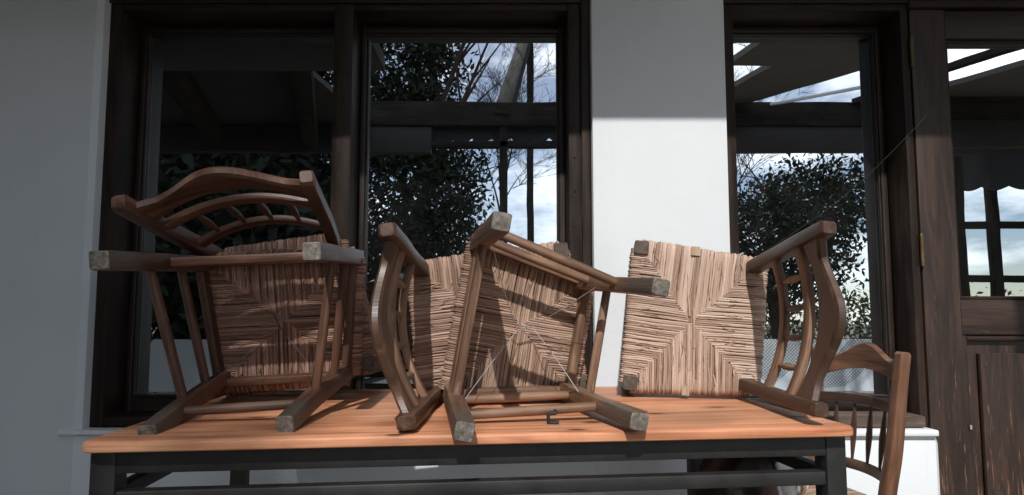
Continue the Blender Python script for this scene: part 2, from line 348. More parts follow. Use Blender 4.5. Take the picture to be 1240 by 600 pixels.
s=MB(); s.box((.853,2.12,.582),(1.494,FY+.1,.622),.006,axis=0); o=part(s,'sill_board',M['sillwood'],None); o.parent=W2
s=MB(); s.box((WL-.045,2.083,.562),(.33,FY,.578),.004,axis=0); part(s,'window_sill',M['sill_white'],bld)
s=MB(); s.box((.78,2.08,.558),(1.511,FY,.579),.005,axis=0); part(s,'window_sill',M['sill_white'],bld)
# door
d=MB(); d.box((1.5275,2.135,2.168),(2.5,2.3,2.2605),.004,axis=0); d.box((1.5275,2.124,2.196),(2.5,2.134,2.26),.004,axis=0); part(d,'door_head',M['frame'],bld)
d=MB(); dx0,dx1=1.532,2.42
d.box((dx0,2.148,.02),(1.668,2.2,2.162),.005,axis=2); d.box((2.28,2.148,.02),(dx1,2.2,2.162),.005,axis=2)
d.box((1.668,2.149,2.05),(2.28,2.2,2.161),.005,axis=0); d.box((1.668,2.149,.915),(2.28,2.2,1.045),.005,axis=0); d.box((1.668,2.149,.02),(2.28,2.2,.25),.005,axis=0)
door=part(d,'door',M['door'],bld)
p=MB(); p.box((1.668,2.178,.25),(2.28,2.196,.915),.003,axis=2)
for q in (((1.668,2.156,.25),(1.692,2.178,.915),2),((2.256,2.156,.25),(2.28,2.178,.915),2),((1.692,2.157,.891),(2.256,2.178,.915),0),((1.692,2.157,.25),(2.256,2.178,.274),0)): p.box(q[0],q[1],.009,axis=q[2])
p.box((1.735,2.158,.32),(2.21,2.18,.845),.012,axis=2)
o=part(p,'door_panel',M['door'],None); o.parent=door
p=MB()
for q in (((1.668,2.16,1.045),(1.682,2.19,2.05),2),((2.266,2.16,1.045),(2.28,2.19,2.05),2),((1.682,2.161,2.036),(2.266,2.19,2.05),0),((1.682,2.161,1.045),(2.266,2.19,1.059),0)): p.box(q[0],q[1],.004,axis=q[2])
o=part(p,'glazing_bead',M['frame'],None); o.parent=door
p=MB(); p.quad([(1.67,2.186,1.047),(2.278,2.186,1.047),(2.278,2.186,2.048),(1.67,2.186,2.048)]); o=part(p,'glass_pane',M['glass'],None); o.parent=door
for z0,z1 in ((1.935,2.05),(1.17,1.285),(.35,.475)):
    h=MB(); zz=[z0,z0+(z1-z0)*.33,z0+(z1-z0)*.34,z0+(z1-z0)*.66,z0+(z1-z0)*.67,z1]
    h.sweep([(1.53,2.143,z) for z in zz],[(.013,.013),(.013,.013),(.0125,.0125),(.0125,.0125),(.013,.013),(.013,.013)],(1,0,0),rnd=12)
    h.sweep([(1.53,2.143,z1),(1.53,2.143,z1+.008)],[(.009,.009),(.004,.004)],(1,0,0),rnd=10)
    o=part(h,'hinge',M['hinge'],None); o.parent=door
p=MB(); p.box((1.675,2.1465,.571),(1.683,2.149,.586),.001); o=part(p,'paper_scrap',M['scrap'],None); o.parent=door

# ------------------------------------------------------------------ table
ang=math.atan2(.1486,1.4166); TR=Matrix.Translation((-.7398,1.0,0))@Matrix.Rotation(ang,4,'Z')
tab=empty('terrace_table',mat=TR); tag(tab,'long pine topped table with black steel frame holding the upturned rush chairs','table')
L_,D_=1.424,.75
top=MB()
def rrect(x0,y0,x1,y1,r,n=5):
    o=[]
    for cx,cy,a in ((x1-r,y1-r,0),(x0+r,y1-r,90),(x0+r,y0+r,180),(x1-r,y0+r,270)):
        for k in range(n+1): t=R(a+90*k/n); o.append((cx+r*math.cos(t),cy+r*math.sin(t)))
    return o
rings=[]
for ins,z in ((.003,.7375),(.0005,.7395),(0,.7415),(0,.751),(.001,.7545),(.0035,.7568),(.007,.7575)):
    rings.append([(x,y,z) for x,y in rrect(ins,ins,L_-ins,D_-ins,.02)])
k=len(rings[0]); v=sum(rings,[]); f=[]
for i in range(len(rings)-1):
    for j in range(k): f.append((i*k+j,i*k+(j+1)%k,(i+1)*k+(j+1)%k,(i+1)*k+j))
f.append(tuple(range((len(rings)-1)*k,len(rings)*k))); f.append(tuple(range(k))[::-1])
top.add(v,f,[(x,y+.02,z) for x,y,z in v]); top.build('tabletop',M['pine'],tab)
fx0,fx1,fy0,fy1=.006,L_-.006,.028,D_-.02; lw=.042
for x in (fx0,fx1-lw):
    for y in (fy0,fy1-lw):
        l=MB(); l.box((x,y,.006),(x+lw,y+lw,.7372),.003); l.build('leg',M['steel'],tab)
def rail(nm,z0,z1,t,ins=.003):
    a=MB(); a.box((fx0+lw,fy0+ins,z0),(fx1-lw,fy0+ins+t,z1),.003); a.build(nm,M['steel'],tab)
    a=MB(); a.box((fx0+lw,fy1-ins-t,z0),(fx1-lw,fy1-ins,z1),.003); a.build(nm,M['steel'],tab)
    for x in (fx0+ins,fx1-ins-t):
        a=MB(); a.box((x,fy0+lw,z0),(x+t,fy1-lw,z1),.003); a.build(nm,M['steel'],tab)
rail('apron',.695,.7365,.03); rail('lower_rail',.637,.664,.026,.006)

# ------------------------------------------------------------------ rush chairs
def rush_seat(mb,wf,wr,d,hs,th=.03,pitch=.0057,seed=0,sag=.006):
    rg=random.Random(seed); e=.012
    FRt=Vector((wf/2+e,d+e)); FLt=Vector((-wf/2-e,d+e)); RLt=Vector((-wr/2-e,-e)); RRt=Vector((wr/2+e,-e)); Cn=Vector(((rg.random()-.5)*.02,d*.5+(rg.random()-.5)*.02))
    sides=[(FLt,FRt),(FRt,RRt),(RRt,RLt),(RLt,FLt)]
    for P,Q in sides:
        Lg=(Q-P).length; n=int(Lg/pitch); out=Vector(((Q-P).y,-(Q-P).x)).normalized()
        if out.dot((P+Q)/2-Cn)<0: out=-out
        wob=[rg.uniform(-.0011,.0011) for _ in range(n)]
        for i in range(n):
            f=(i+.5)/n; a=P.lerp(Q,f); b=P.lerp(Cn,2*f) if f<.5 else Q.lerp(Cn,2*(1-f)); b=b+(b-a).normalized()*rg.uniform(-.002,.007)
            corner=min(f,1-f)*Lg
            if corner<.014: continue
            tdir=(Q-P).normalized(); a=a+tdir*wob[i]; rad=pitch*.56*rg.uniform(.8,1.15); L=(a-b).length
            ns=max(2,min(7,int(L/.022)))
            path=[]; z0=hs-th; ext=rg.uniform(-.0015,.002); bl=rg.uniform(-.0018,.0018)
            drift=rg.uniform(-.0022,.0022)
            for sgn in (0,1):
                pts=[]
                for q in range(ns+1):
                    t=q/ns; p=b.lerp(a,t)+tdir*drift*math.sin(t*math.pi)*(1 if sgn else -1)+tdir*rg.uniform(-.0004,.0004)
                    bulge=-sag*(1-t)*(2*min(f,1-f)) if sgn==0 else -sag*.3*(1-t)*(2*min(f,1-f))
                    zz=(z0 if sgn==0 else hs)+(bl if t<.9 else 0)*.6+bulge+rg.uniform(-.0003,.0003)
                    pts.append(Vector((p.x,p.y,zz)))
                if sgn==0: path+=pts
                else:
                    o3=Vector((out.x,out.y,0)); base=Vector((a.x,a.y,0))
                    for k in range(1,4):
                        an=math.pi*k/4; path.append(base+o3*(th/2*math.sin(an)+ext)+Vector((0,0,hs-th/2-th/2*math.cos(an))))
                    path+=pts[::-1]
            rid=rg.random()*90
            sz=[(rad*2,rad*2*.92)]*len(path)
            o=len(mb.v); mb.sweep(path,sz,(tdir.x,tdir.y,.001),rnd=6,cap=0,seed=rg.random()*9)
            for q in range(o,len(mb.v)):
                g=mb.g[q]; mb.g[q]=(g[0],g[1],rid)
    # stray fibres lying on both faces
    for i in range(170):
        P,Q=sides[rg.randrange(4)]; f=rg.uniform(.06,.94); a=P.lerp(Q,f); b=P.lerp(Cn,2*f) if f<.5 else Q.lerp(Cn,2*(1-f))
        if (a-b).length<.03: continue
        u0=rg.uniform(.05,.7); u1=min(.98,u0+rg.uniform(.15,.5)); td=(Q-P).normalized(); top=rg.random()<.5
        zb=(hs+.0035) if top else (hs-th-.0035-sag*.5*2*min(f,1-f)); lift=rg.uniform(.0005,.004)*(1 if top else -1); sd=rg.uniform(-.008,.008)
        A_=a.lerp(b,u0); B_=a.lerp(b,u1)+td*sd; M_=A_.lerp(B_,.5)+td*rg.uniform(-.003,.003); rid=rg.random()*90; w_=rg.uniform(.0012,.0026); o=len(mb.v)
        mb.sweep(arc([(A_.x,A_.y,zb),(M_.x,M_.y,zb+lift),(B_.x,B_.y,zb)],5),(w_,w_*.6),(td.x,td.y,.001),rnd=4,cap=0)
        for q in range(o,len(mb.v)): g=mb.g[q]; mb.g[q]=(g[0],g[1],rid)
    # stuffing between the two faces
    c=[FLt,FRt,RRt,RLt]; cc=sum(c,Vector((0,0)))/4
    lo=[Vector((*(p+(cc-p)*.05),hs-th+.003)) for p in c]; hi=[Vector((*(p+(cc-p)*.05),hs-.003)) for p in c]
    vv=lo+hi; mb.add(vv,[(0,1,2,3),(7,6,5,4)]+[(i,i+4,(i+1)%4+4,(i+1)%4) for i in range(4)],[(p.x,p.y,3.) for p in vv],1)
def make_chair(name,label,dims,Rm,t,mats,rails=(.34,.66),side=((.36,),()),front=(.45,.68),rear=(.3,),seed=1,wire=None,round_front=False,bow=.037,crest_up=0.,group='wooden rush seat chairs'):
    wf,wrf,wrs,wrt,d,hs,kick,rec,ht=dims
    Mx=Matrix.Identity(4)
    for i in range(3):
        for j in range(3): Mx[i][j]=Rm[i][j]
        Mx[i][3]=t[i]
    # orthonormalise
    q=Mx.to_quaternion(); Mx=Matrix.Translation(t)@q.to_matrix().to_4x4()
    root=empty(name,mat=Mx); tag(root,label,'chair',group)
    wd,rails_m,legm,rush=mats; rd=random.Random(seed); eg=M['endgrain']
    m=MB(); rush_seat(m,wf,wrs,d,hs,seed=seed); m.build('rush_seat',[rush,M['rush_core']],root,60)
    for sg in (1,-1):
        x=sg*wf/2; m=MB(); m.sweep([(x,d,0),(x,d,.012),(x,d,hs*.5),(x,d,hs-.05),(x,d,hs+.007)],[(.034,.034),(.036,.036),(.037,.037),(.039,.039),(.039,.039)],(1,0,0),ch=.12,capm=1)
        m.m=[(2 if (mm==1 and any(m.v[q][2]>.2 for q in fc)) else mm) for mm,fc in zip(m.m,m.f)]
        m.build('front_leg',[legm,eg,M['foot_dark']],root)
        H=ht-hs; m=MB()
        P=arc([(sg*wrf/2,-kick-.004,0),(sg*(wrf*.7+wrs*.3)/2,-kick*.4+.004,hs*.35),(sg*(wrf*.2+wrs*.8)/2,.010,hs*.8),(sg*wrs/2,.010,hs+.02),(sg*(wrs*.6+wrt*.4)/2,-rec*.25,hs+H*.35),(sg*(wrs*.25+wrt*.75)/2,-rec*.62,hs+H*.7),(sg*wrt/2,-rec,ht-.006)],22)
        n=len(P); sz=[]
        for i in range(n):
            a=i/(n-1); dep=.036+.006*math.sin(math.pi*min(1,a*1.1)); wid=.032-.003*a; sz.append((wid,dep))
        P.append(P[-1]+(P[-1]-P[-2]).normalized()*.006); sz.append((sz[-1][0]*.92,sz[-1][1]*.75))
        m.sweep(P,sz,(1,0,0),ch=.2,capm=1 ); 
        m.m=[ (0 if (mm==1 and any(m.v[i][2]>.2 for i in fc)) else mm) for mm,fc in zip(m.m,m.f)]
        m.build('back_post',[wd,eg],root)
    H=ht-hs
    def postx(f): return (wrs+(wrt-wrs)*f)/2
    def posty(f): return .008-(rec+.008)*f**1.15
    # crest rail: board with a humped upper edge, bowed back
    m=MB(); n=28; rings=[]; gg=[]
    xw=postx(.92)-.008
    for i in range(n+1):
        u=-1+2*i/n; x=u*xw; y0=posty(.9)-bow*(1-u*u)
        hump=.5*(1+math.cos(math.pi*min(1,abs(u)/.78)))
        zt=ht+crest_up-.046+.050*hump+.016*max(0,(abs(u)-.78)/.22); zb=ht+crest_up*.7-.108+.034*(1-u*u)
        tk=.0105
        dy=-rec/H*.9
        sec=[]
        for (z,yo) in ((zb,-tk),(zb,tk),(zt-.006,tk),(zt,tk-.005),(zt,-tk+.005),(zt-.006,-tk)):
            sec.append(Vector((x,y0+yo+dy*(z-ht+.07),z)))
        rings.append(sec); gg.append([(x+seed,p.z-ht,0) for p in sec])
    v=sum(rings,[]); f=[]
    for i in range(n):
        for j in range(6): f.append((i*6+j,i*6+(j+1)%6,(i+1)*6+(j+1)%6,(i+1)*6+j))
    f+= [tuple(range(6))[::-1],tuple(range(n*6,n*6+6))]
    m.add(v,f,sum(gg,[])); m.build('crest_rail',wd,root)
    for fr in rails:
        z=hs+H*fr; xw=postx(fr)-.006; m=MB()
        pts=[(u*xw,posty(fr)-bow*(1-u*u),z+.006*(1-u*u)) for u in [-1+2*i/14 for i in range(15)]]
        m.sweep(pts,(.032,.015),(0,-rec/H,1),ch=.22); m.build('back_rail',rails_m,root)
    for u in (-.6,-.2,.2,.6):
        a,b=rails; A=Vector((u*postx(a),posty(a)-bow*(1-u*u),hs+H*a+.014)); B=Vector((u*postx(b),posty(b)-bow*(1-u*u),hs+H*b-.010)); m=MB()
        pts=[A.lerp(B,q) for q in (0,.1,.2,.35,.5,.65,.8,.9,1)]
        m.sweep(pts,[(r*2,r*2) for r in (.0042,.0046,.0062,.0082,.0092,.0082,.0062,.0046,.0042)],(1,0,0),rnd=10); m.build('spindle',rails_m,root)
    # seat rails just under the rush
    zr=hs-.052
    def bar(nm,A,B,w,h,rnd=0,mt=None):
        m=MB(); A=Vector(A);B=Vector(B); ref=(0,0,1)
        if rnd: m.sweep([A.lerp(B,q) for q in (0,.06,.5,.94,1)],[(w*.82,h*.82),(w*.92,h*.92),(w,h),(w*.92,h*.92),(w*.82,h*.82)],ref,rnd=12)
        else: m.sweep([A,A.lerp(B,.5),B],(h,w),ref,ch=.2)
        m.build(nm,mt or rails_m,root)
    bar('seat_rail',(-wf/2,d,zr),(wf/2,d,zr),.02,.034); bar('seat_rail',(-wrs/2,0.006,zr),(wrs/2,.006,zr),.02,.034)
    for sg in (1,-1): bar('seat_rail',(sg*wf/2,d,zr),(sg*wrs/2,.006,zr),.02,.034)
    def rx(z): return (wrf+(wrs-wrf)*z/hs)/2
    for fz in front:
        z=fz*hs; bar('stretcher',(-wf/2+.012,d,z),(wf/2-.012,d,z),.02,.026)
    for fz in side:
        z=fz*hs+rd.uniform(-.004,.004)
        for sg in (1,-1): bar('stretcher',(sg*wf/2,d-.012,z),(sg*rx(z),0.0,z+.004),.0215,.0215,1)
    for fz in rear:
        z=fz*hs; bar('stretcher',(-rx(z),-.002,z),(rx(z),-.002,z),.021,.021,1)
    if wire:
        wmat=M['wire'] if wire>.245 else M['wire_dull']; m=MB(); zc=hs-.07; a=[Vector((sg*wf/2,d-.01,wire)) for sg in (1,-1)]; b=[Vector((sg*rx(wire),.015,wire)) for sg in (1,-1)]
        c1=Vector((.01,d*.56,zc)); c2=Vector((-.005,d*.44,zc))
        for A,B in ((a[0],c1),(a[1],c1),(b[0],c2),(b[1],c2)):
            mid=A.lerp(B,.5)+Vector((rd.uniform(-.004,.004),rd.uniform(-.004,.004),0)); m.sweep(arc([A,mid,B],8),(.0017,.0017),(.3,.2,1),rnd=6)
        for ph in (0,math.pi):
            m.sweep([c1.lerp(c2,q/24)+Vector((.0018*math.cos(q*.9+ph),0,.0018*math.sin(q*.9+ph))) for q in range(25)],(.0017,.0017),(1,0,.2),rnd=6)
        m.build('bracing_wire',wmat,root)
    return root
S2=(.37,.66)
A=make_chair('rush_chair','reddish chair on its back at the table left end, underside and feet facing out',
 [0.3717,0.2418,0.3098,0.3618,0.306,0.4603,0.0093,0.0443,0.8662],[[-0.9949,-0.0466,-0.0896],[-0.0851,-0.0906,0.9922],[-0.0544,0.9948,0.0862]],(-0.5412,1.0746,0.7771),
 (M['chair_red'],M['chair_red'],M['chair_red'],M['rush_red']),side=S2,front=(.5,),rear=(.28,),seed=3,wire=.24)
C=make_chair('rush_chair','worn brown chair on its side mid table, wired underside facing out, legs splayed',
 [0.3741,0.25,0.2714,0.3541,0.293,0.4583,0.0163,0.0397,0.8714],[[-0.1722,-0.9727,-0.1556],[0.0194,-0.1613,0.9867],[-0.9849,0.1669,0.0467]],(0.2343,1.0666,0.9055),
 (M['chair_brown'],M['chair_brown'],M['chair_brown'],M['rush']),side=(.33,.7),front=(.62,.78),rear=(.56,),seed=5,wire=.25)
Ec=make_chair('rush_chair','chair on its side at the table right end, pale frayed rush seat facing out',
 [0.3733,0.2549,0.3149,0.3653,0.3103,0.4516,0.0173,0.039,0.8405],[[0.1085,-0.9815,-0.1577],[0.0437,0.1632,-0.9856],[0.9931,0.1,0.0606]],(0.7165,1.987,0.924),
 (M['chair_dark'],M['chair_brown'],M['chair_dark'],M['rush_pale']),side=S2,bow=.03,seed=8)
Dc=make_chair('rush_chair','chair on its side behind the wired one, curved backrest jutting forward beside the reddish chair',
 [0.351,0.2549,0.3152,0.3604,0.3853,0.4609,0.0173,0.0458,0.8615],[[0.1188,0.9825,0.1433],[-0.0456,0.1496,-0.9877],[-0.9919,0.1108,0.0626]],(-0.2929,1.9332,0.9077),
 (M['chair_dark'],M['chair_brown'],M['chair_brown'],M['rush']),side=S2,seed=11)
Bc=make_chair('rush_chair','chair behind the reddish one, its humped four spindle backrest jutting out above it',
 [0.3691,0.2549,0.2917,0.3641,0.3403,0.4585,0.0173,0.0474,0.8706],[[-0.983,0.1648,0.0806],[-0.088,-0.0384,-0.9954],[-0.161,-0.9856,0.0522]],(-0.6609,2.008,1.1339),
 (M['chair_red'],M['chair_red'],M['chair_red'],M['rush_red']),side=S2,seed=13)
Fc=make_chair('rush_chair','upright chair standing on the ground between the right table end and the door',
 [0.3681,0.2649,0.303,0.3593,0.3286,0.428,0.0173,0.0386,0.8699],[[-0.1665,-0.986,0],[0.986,-0.1665,0],[0,0,1]],(1.0654,1.8588,0.004),
 (M['chair_orange'],M['chair_dark'],M['chair_orange'],M['rush']),crest_up=.02,rails=(.16,.625),side=S2,seed=17)
# frayed repairs of the pale seat
lath=wood('pale_split_lath',(.36,.23,.14),(.5,.35,.24),(.6,.45,.33),.7)
for (xa,ya,xb,yb,wd) in ((.176,.165,.2005,.165,.024),(-.2025,.165,-.178,.165,.02)):
    fx=MB(); fx.box((min(xa,xb),ya-wd/2,.4545),(max(xa,xb),ya+wd/2,.4585),.001); fx.build('bare_seat_lath',lath,Ec)
rg=random.Random(4)
for i in range(6):
    fx=MB(); x=rg.uniform(.05,.19)*rg.choice((1,-1)); y=.165+rg.uniform(-.03,.03); ln=rg.uniform(.04,.11)
    a=Vector((x,y,.4555)); b=a+Vector((ln*(-1 if x>0 else 1),rg.uniform(-.012,.012),.002)); c=a.lerp(b,.5)+Vector((0,0,rg.uniform(.002,.006)))
    fx.sweep(arc([a,c,b],6),(.0045,.003),(0,1,.2),rnd=5); fx.g=[(g_[0],g_[1],float(i)) for g_ in fx.g]; fx.build('loose_strand',M['rush_pale'],Ec)
fx=MB(); fx.sweep([Vector((.0+.014*math.cos(q),-.02+.008*math.sin(q)-.006,.448+.002*q)) for q in np.linspace(0,5,14)],(.004,.003),(0,0,1),rnd=5); fx.build('loose_strand',M['rush_pale'],Ec)

# ------------------------------------------------------------------ small black tablecloth clip
c=empty('tablecloth_clip',(.084,1.178,.7575)); c.scale=(.8,.8,.8); tag(c,'small black plastic tablecloth clip lying on the tabletop below the middle chair','clip')
m=MB(); m.sweep([(.012,0,.003),(-.012,0,.003),(-.014,0,.006),(-.014,0,.022),(-.012,0,.025),(.006,0,.027)],(.018,.008),(0,1,0)); m.build('clip_body',M['black_plastic'],c)
m=MB(); m.sweep([(.004,-.006,.031),(.004,.006,.031)],(.01,.01),(1,0,0),rnd=10); m.build('clip_roll',M['black_plastic'],c)

# ------------------------------------------------------------------ cat asleep on a stool under the table
def make_cat():
    t=NT('black_tan_white_fur'); tc=t.new('ShaderNodeTexCoord'); o=tc.outputs['Object']; sp=t.new('ShaderNodeSeparateXYZ')
    n=t.noise(o,14,3); sb=t.new('ShaderNodeMath',operation='SUBTRACT'); t.l(n,sb.inputs[0]); sb.inputs[1].default_value=.5
    wv=t.new('ShaderNodeVectorMath',operation='ADD'); t.l(o,wv.inputs[0]); sc=t.new('ShaderNodeVectorMath',operation='SCALE'); sc.inputs[0].default_value=(.06,.06,.06); t.l(sb.outputs[0],sc.inputs['Scale']); t.l(sc.outputs[0],wv.inputs[1]); t.l(wv.outputs[0],sp.inputs[0])
    fur=t.noise(t.vec(o,(110,260,260)),1,3,.7)
    c=t.mix(fur,(.006,.006,.006),(.03,.026,.024))
    br=t.ramp(t.noise(o,10,2),[(.48,0.),(.58,.85)]); c=t.mix(br,c,t.mix(fur,(.09,.045,.027),(.2,.125,.09)))
    def band(a,b,cc,prev,ax='X'):
        r=t.ramp(sp.outputs[ax],[(max(a,0),0.),(a+.006,1.),(b,1.),(b+.006,0.)]); return t.mix(r,prev,cc)
    c=band(.188,.226,(.78,.75,.72),c); c=band(.236,.245,(.34,.17,.09),c); c=band(.248,.272,(.78,.75,.72),c)
    t.bump(fur,.8,.004); fm=t.fin(c,.85)
    V=[];E_=[];Rr=[]
    def add(p,r,par=None):
        V.append(p);Rr.append(r)
        if par is not None:E_.append((par,len(V)-1))
        return len(V)-1
    pel=add((.065,0,.08),(.082,.088)); mid=add((.13,.005,.09),(.08,.092),pel); che=add((.185,0,.08),(.062,.07),mid); nk=add((.215,-.012,.098),(.042,.045),che)
    hd=add((.25,-.025,.108),(.043,.041),nk); sn=add((.278,-.045,.094),(.022,.019),hd)
    tl=add((.01,-.02,.04),(.02,.02),pel); tl2=add((.02,-.075,.022),(.016,.016),tl); tl3=add((.09,-.105,.018),(.015,.015),tl2); add((.16,-.105,.016),(.011,.011),tl3)
    for s in (1,-1):
        hp=add((.07,s*.05,.06),(.042,.05),pel); ft=add((.13,s*.082,.022),(.02,.018),hp); add((.165,s*.083,.016),(.015,.013),ft)
        sh=add((.205,s*.04,.05),(.026,.03),che); add((.265,s*.04-.01,.016),(.015,.013),sh)
        er=add((.243,s*.026-.022,.143),(.016,.012),hd); add((.243,s*.034-.022,.168),(.004,.003),er)
    me=bpy.data.meshes.new('cat'); me.from_pydata(V,E_,[]); ob=bpy.data.objects.new('cat',me); COL.objects.link(ob); me.materials.append(fm)
    ob.modifiers.new('skin','SKIN').use_smooth_shade=True
    if not me.skin_vertices:
        bpy.context.view_layer.objects.active=ob; bpy.ops.mesh.customdata_skin_add()
    lay=me.skin_vertices[0].data
    for i,r in enumerate(Rr): lay[i].radius=r
    lay[0].use_root=True
    sub=ob.modifiers.new('sub','SUBSURF'); sub.levels=2
    dg=bpy.context.evaluated_depsgraph_get(); m2=bpy.data.meshes.new_from_object(ob.evaluated_get(dg)); bpy.data.objects.remove(ob)
    ob=bpy.data.objects.new('cat',m2); COL.objects.link(ob)
    if not m2.materials: m2.materials.append(fm)
    e=MB(); e.sweep([(.290,-.056,.095),(.296,-.061,.095),(.298,-.063,.095)],[(.012,.008),(.009,.006),(.003,.002)],(0,0,1),rnd=10); e.build('nose',M['pink_nose'],ob)
    return ob
M['pink_nose']=plain('pink_nose_skin',(.45,.2,.17),.5)
st=empty('wooden_stool',(.62,1.475,.004)); tag(st,'small square wooden stool under the right end of the table carrying the cat','stool')
m=MB(); m.box((-.17,-.13,.415),(.17,.13,.44),.006,axis=0); m.build('seat',M['chair_brown'],st)
for sx in (1,-1):
    for sy in (1,-1):
        m=MB(); m.sweep([(sx*.15,sy*.11,0),(sx*.135,sy*.1,.415)],(.032,.032),(1,0,0)); m.build('leg',M['chair_brown'],st)
for sy in (1,-1):
    m=MB(); m.box((-.12,sy*.1-.008,.36),(.12,sy*.1+.008,.4),.003); m.build('apron',M['chair_brown'],st)
cat=make_cat(); cat.scale=(1.0,1.2,1.4); cat.location=(.44,1.475,.44); tag(cat,'black, tan and white cat lying under the right end of the table','cat')

# ------------------------------------------------------------------ wire across door and window
m=MB(); m.sweep(arc([(.86,2.13,1.17),(1.3,2.10,1.49),(1.9,2.06,2.12),(2.5,2.0,2.75)],20),(.0009,.0009),(0,1,0),rnd=6); tag(m.build('thin_wire',M['wire_dull']),'thin slack wire running diagonally up across the side window and the door','wire')

# ------------------------------------------------------------------ terrace roof (seen in the glass; shades the wall)
per=empty('terrace_roof',(0,0,0)); tag(per,'dark timber terrace roof with open gaps, reflected in the window glass','pergola')
m=MB(); m.box((-2.2,1.08,2.75),(7,2.098,2.83),.005); m.build('eave_shade_panel',M['soffit'],per)
m=MB(); m.box((-7,1.48,2.34),(-.7,2.098,2.42),.005); m.build('eave_shade_panel',M['ceiling_dark'],per)  # lower panel added out of view to darken the upper left wall
def slope_panel(x0,x1,y0,y1,nm='ceiling_panel',mt=None,th=.05,sl=.2):
    z=lambda y: 2.80+sl*(1.23-y)
    m=MB(); v=[(x,y,z(y)+h) for h in (0,th) for x,y in ((x0,y0),(x1,y0),(x1,y1),(x0,y1))]
    m.add(v,[(3,2,1,0),(4,5,6,7),(0,1,5,4),(1,2,6,5),(2,3,7,6),(3,0,4,7)],[(p[1],p[0],p[2]) for p in v]); m.build(nm,mt or M['soffit'],per,0)
slope_panel(-7,-1.6,-1.65,1.8,mt=M['ceiling_dark'],sl=.12)
slope_panel(2.12,2.56,-1.65,1.22); slope_panel(1.75,2.12,.0,1.22); slope_panel(3.75,3.85,-1.65,1.22,'rafter',M['beam']); slope_panel(4.3,7,-1.65,1.22); 
m=MB(); zz=lambda y: 2.80+.2*(1.23-y); pl=[(2.56,-1.65),(2.6,-1.65),(3.0,0.1),(3.5,1.22),(2.56,1.22)]; nn=len(pl)
v=[(x,y,zz(y)+h) for h in (0,.05) for x,y in pl]
m.add(v,[tuple(range(nn))[::-1],tuple(range(nn,2*nn))]+[(i,(i+1)%nn,nn+(i+1)%nn,nn+i) for i in range(nn)],[(p[1],p[0],p[2]) for p in v]); m.build('ceiling_panel',M['soffit'],per,0)
m=MB(); m.sweep([(2.85,-1.64,3.36),(3.6,-.5,3.16)],(.03,.03),(0,0,1)); m.build('glazing_bar',M['sill_white'],per)
m=MB(); m.box((-7,-1.8,3.13),(9,-1.66,3.4),.01); m.build('front_beam',M['beam'],per)
m=MB(); m.box((1.5,-1.77,2.84),(9,-1.69,3.128),.005); m.build('fascia_board',M['ceiling_dark'],per)
m=MB(); m.box((-7,-1.77,2.84),(-.9,-1.69,3.128),.005); m.build('fascia_board',M['ceiling_dark'],per)
for x in (-5,-.14,6.2):
    m=MB(); m.box((x,-1.79,0),(x+.09,-1.7,3.128),.008); m.build('post',M['beam'],per)
m=MB(); m.sweep([(-.12,-1.7,3.2),(.33,-5.6,6.35)],(.2,.2),(1,0,0)); m.build('rafter',M['beam'],per)
m=MB(); m.box((.27,-5.72,0),(.39,-5.6,6.42),.008); m.build('post',M['beam'],per)
for xa,xb in ((-3.2,-2.2),(-2.2,-1.3)):
    m=MB(); m.sweep([(xa,-1.6,2.95),(xb,1.2,2.68)],(.16,.2),(1,0,0)); m.build('rafter',M['beam'],per)
m=MB(); m.box((-.9,-1.78,2.9),(1.5,-1.7,2.97),.005); m.build('awning_bar',M['beam'],per)
# awning with scalloped edge beyond the beam
def scallop(x0,x1,y0,y1,z0,z1,pitch=.22):
    m=MB(); n=int((x1-x0)/pitch*8); v=[];f=[];g=[]
    for i in range(n+1):
        q=i/n; x=x0+(x1-x0)*q; y=y0+(y1-y0)*q; dz=.06*abs(math.sin(math.pi*(i%8)/8))
        v+=[(x,y,z1),(x,y,z0-dz)]; g+=[(x,0,z1),(x,0,z0)]
    for i in range(n): f.append((2*i,2*i+1,2*i+3,2*i+2))
    m.add(v,f,g); o=m.build('awning_edge',M['awning'],per,0); o.modifiers.new('t','SOLIDIFY').thickness=.004
scallop(-.9,1.5,-1.9,-1.9,3.06,3.2); 
scallop(5.5,10,-4.2,-3.6,2.95,3.45,.35)
m=MB(); m.quad([(5.4,-4.2,3.45),(10,-3.6,3.45),(10,-1.8,3.75),(5.4,-1.8,3.6)]); o=m.build('awning_canvas',M['awning'],per,0); o.modifiers.new('t','SOLIDIFY').thickness=.004
for x in (5.5,6.55,7.05,8.6):
    m=MB(); m.box((x,-4.15,0),(x+.12,-4.03,3.4),.008); m.build('post',M['beam'],per)
for z in (1.55,2.35,.9):
    m=MB(); m.box((5.5,-4.13,z),(9,-4.05,z+.1),.006); m.build('rail',M['beam'],per)
m=MB(); m.sweep([(5.7,-4.1,2.95),(6.6,-4.1,2.4)],(.07,.07),(0,1,0)); m.build('brace',M['beam'],per)

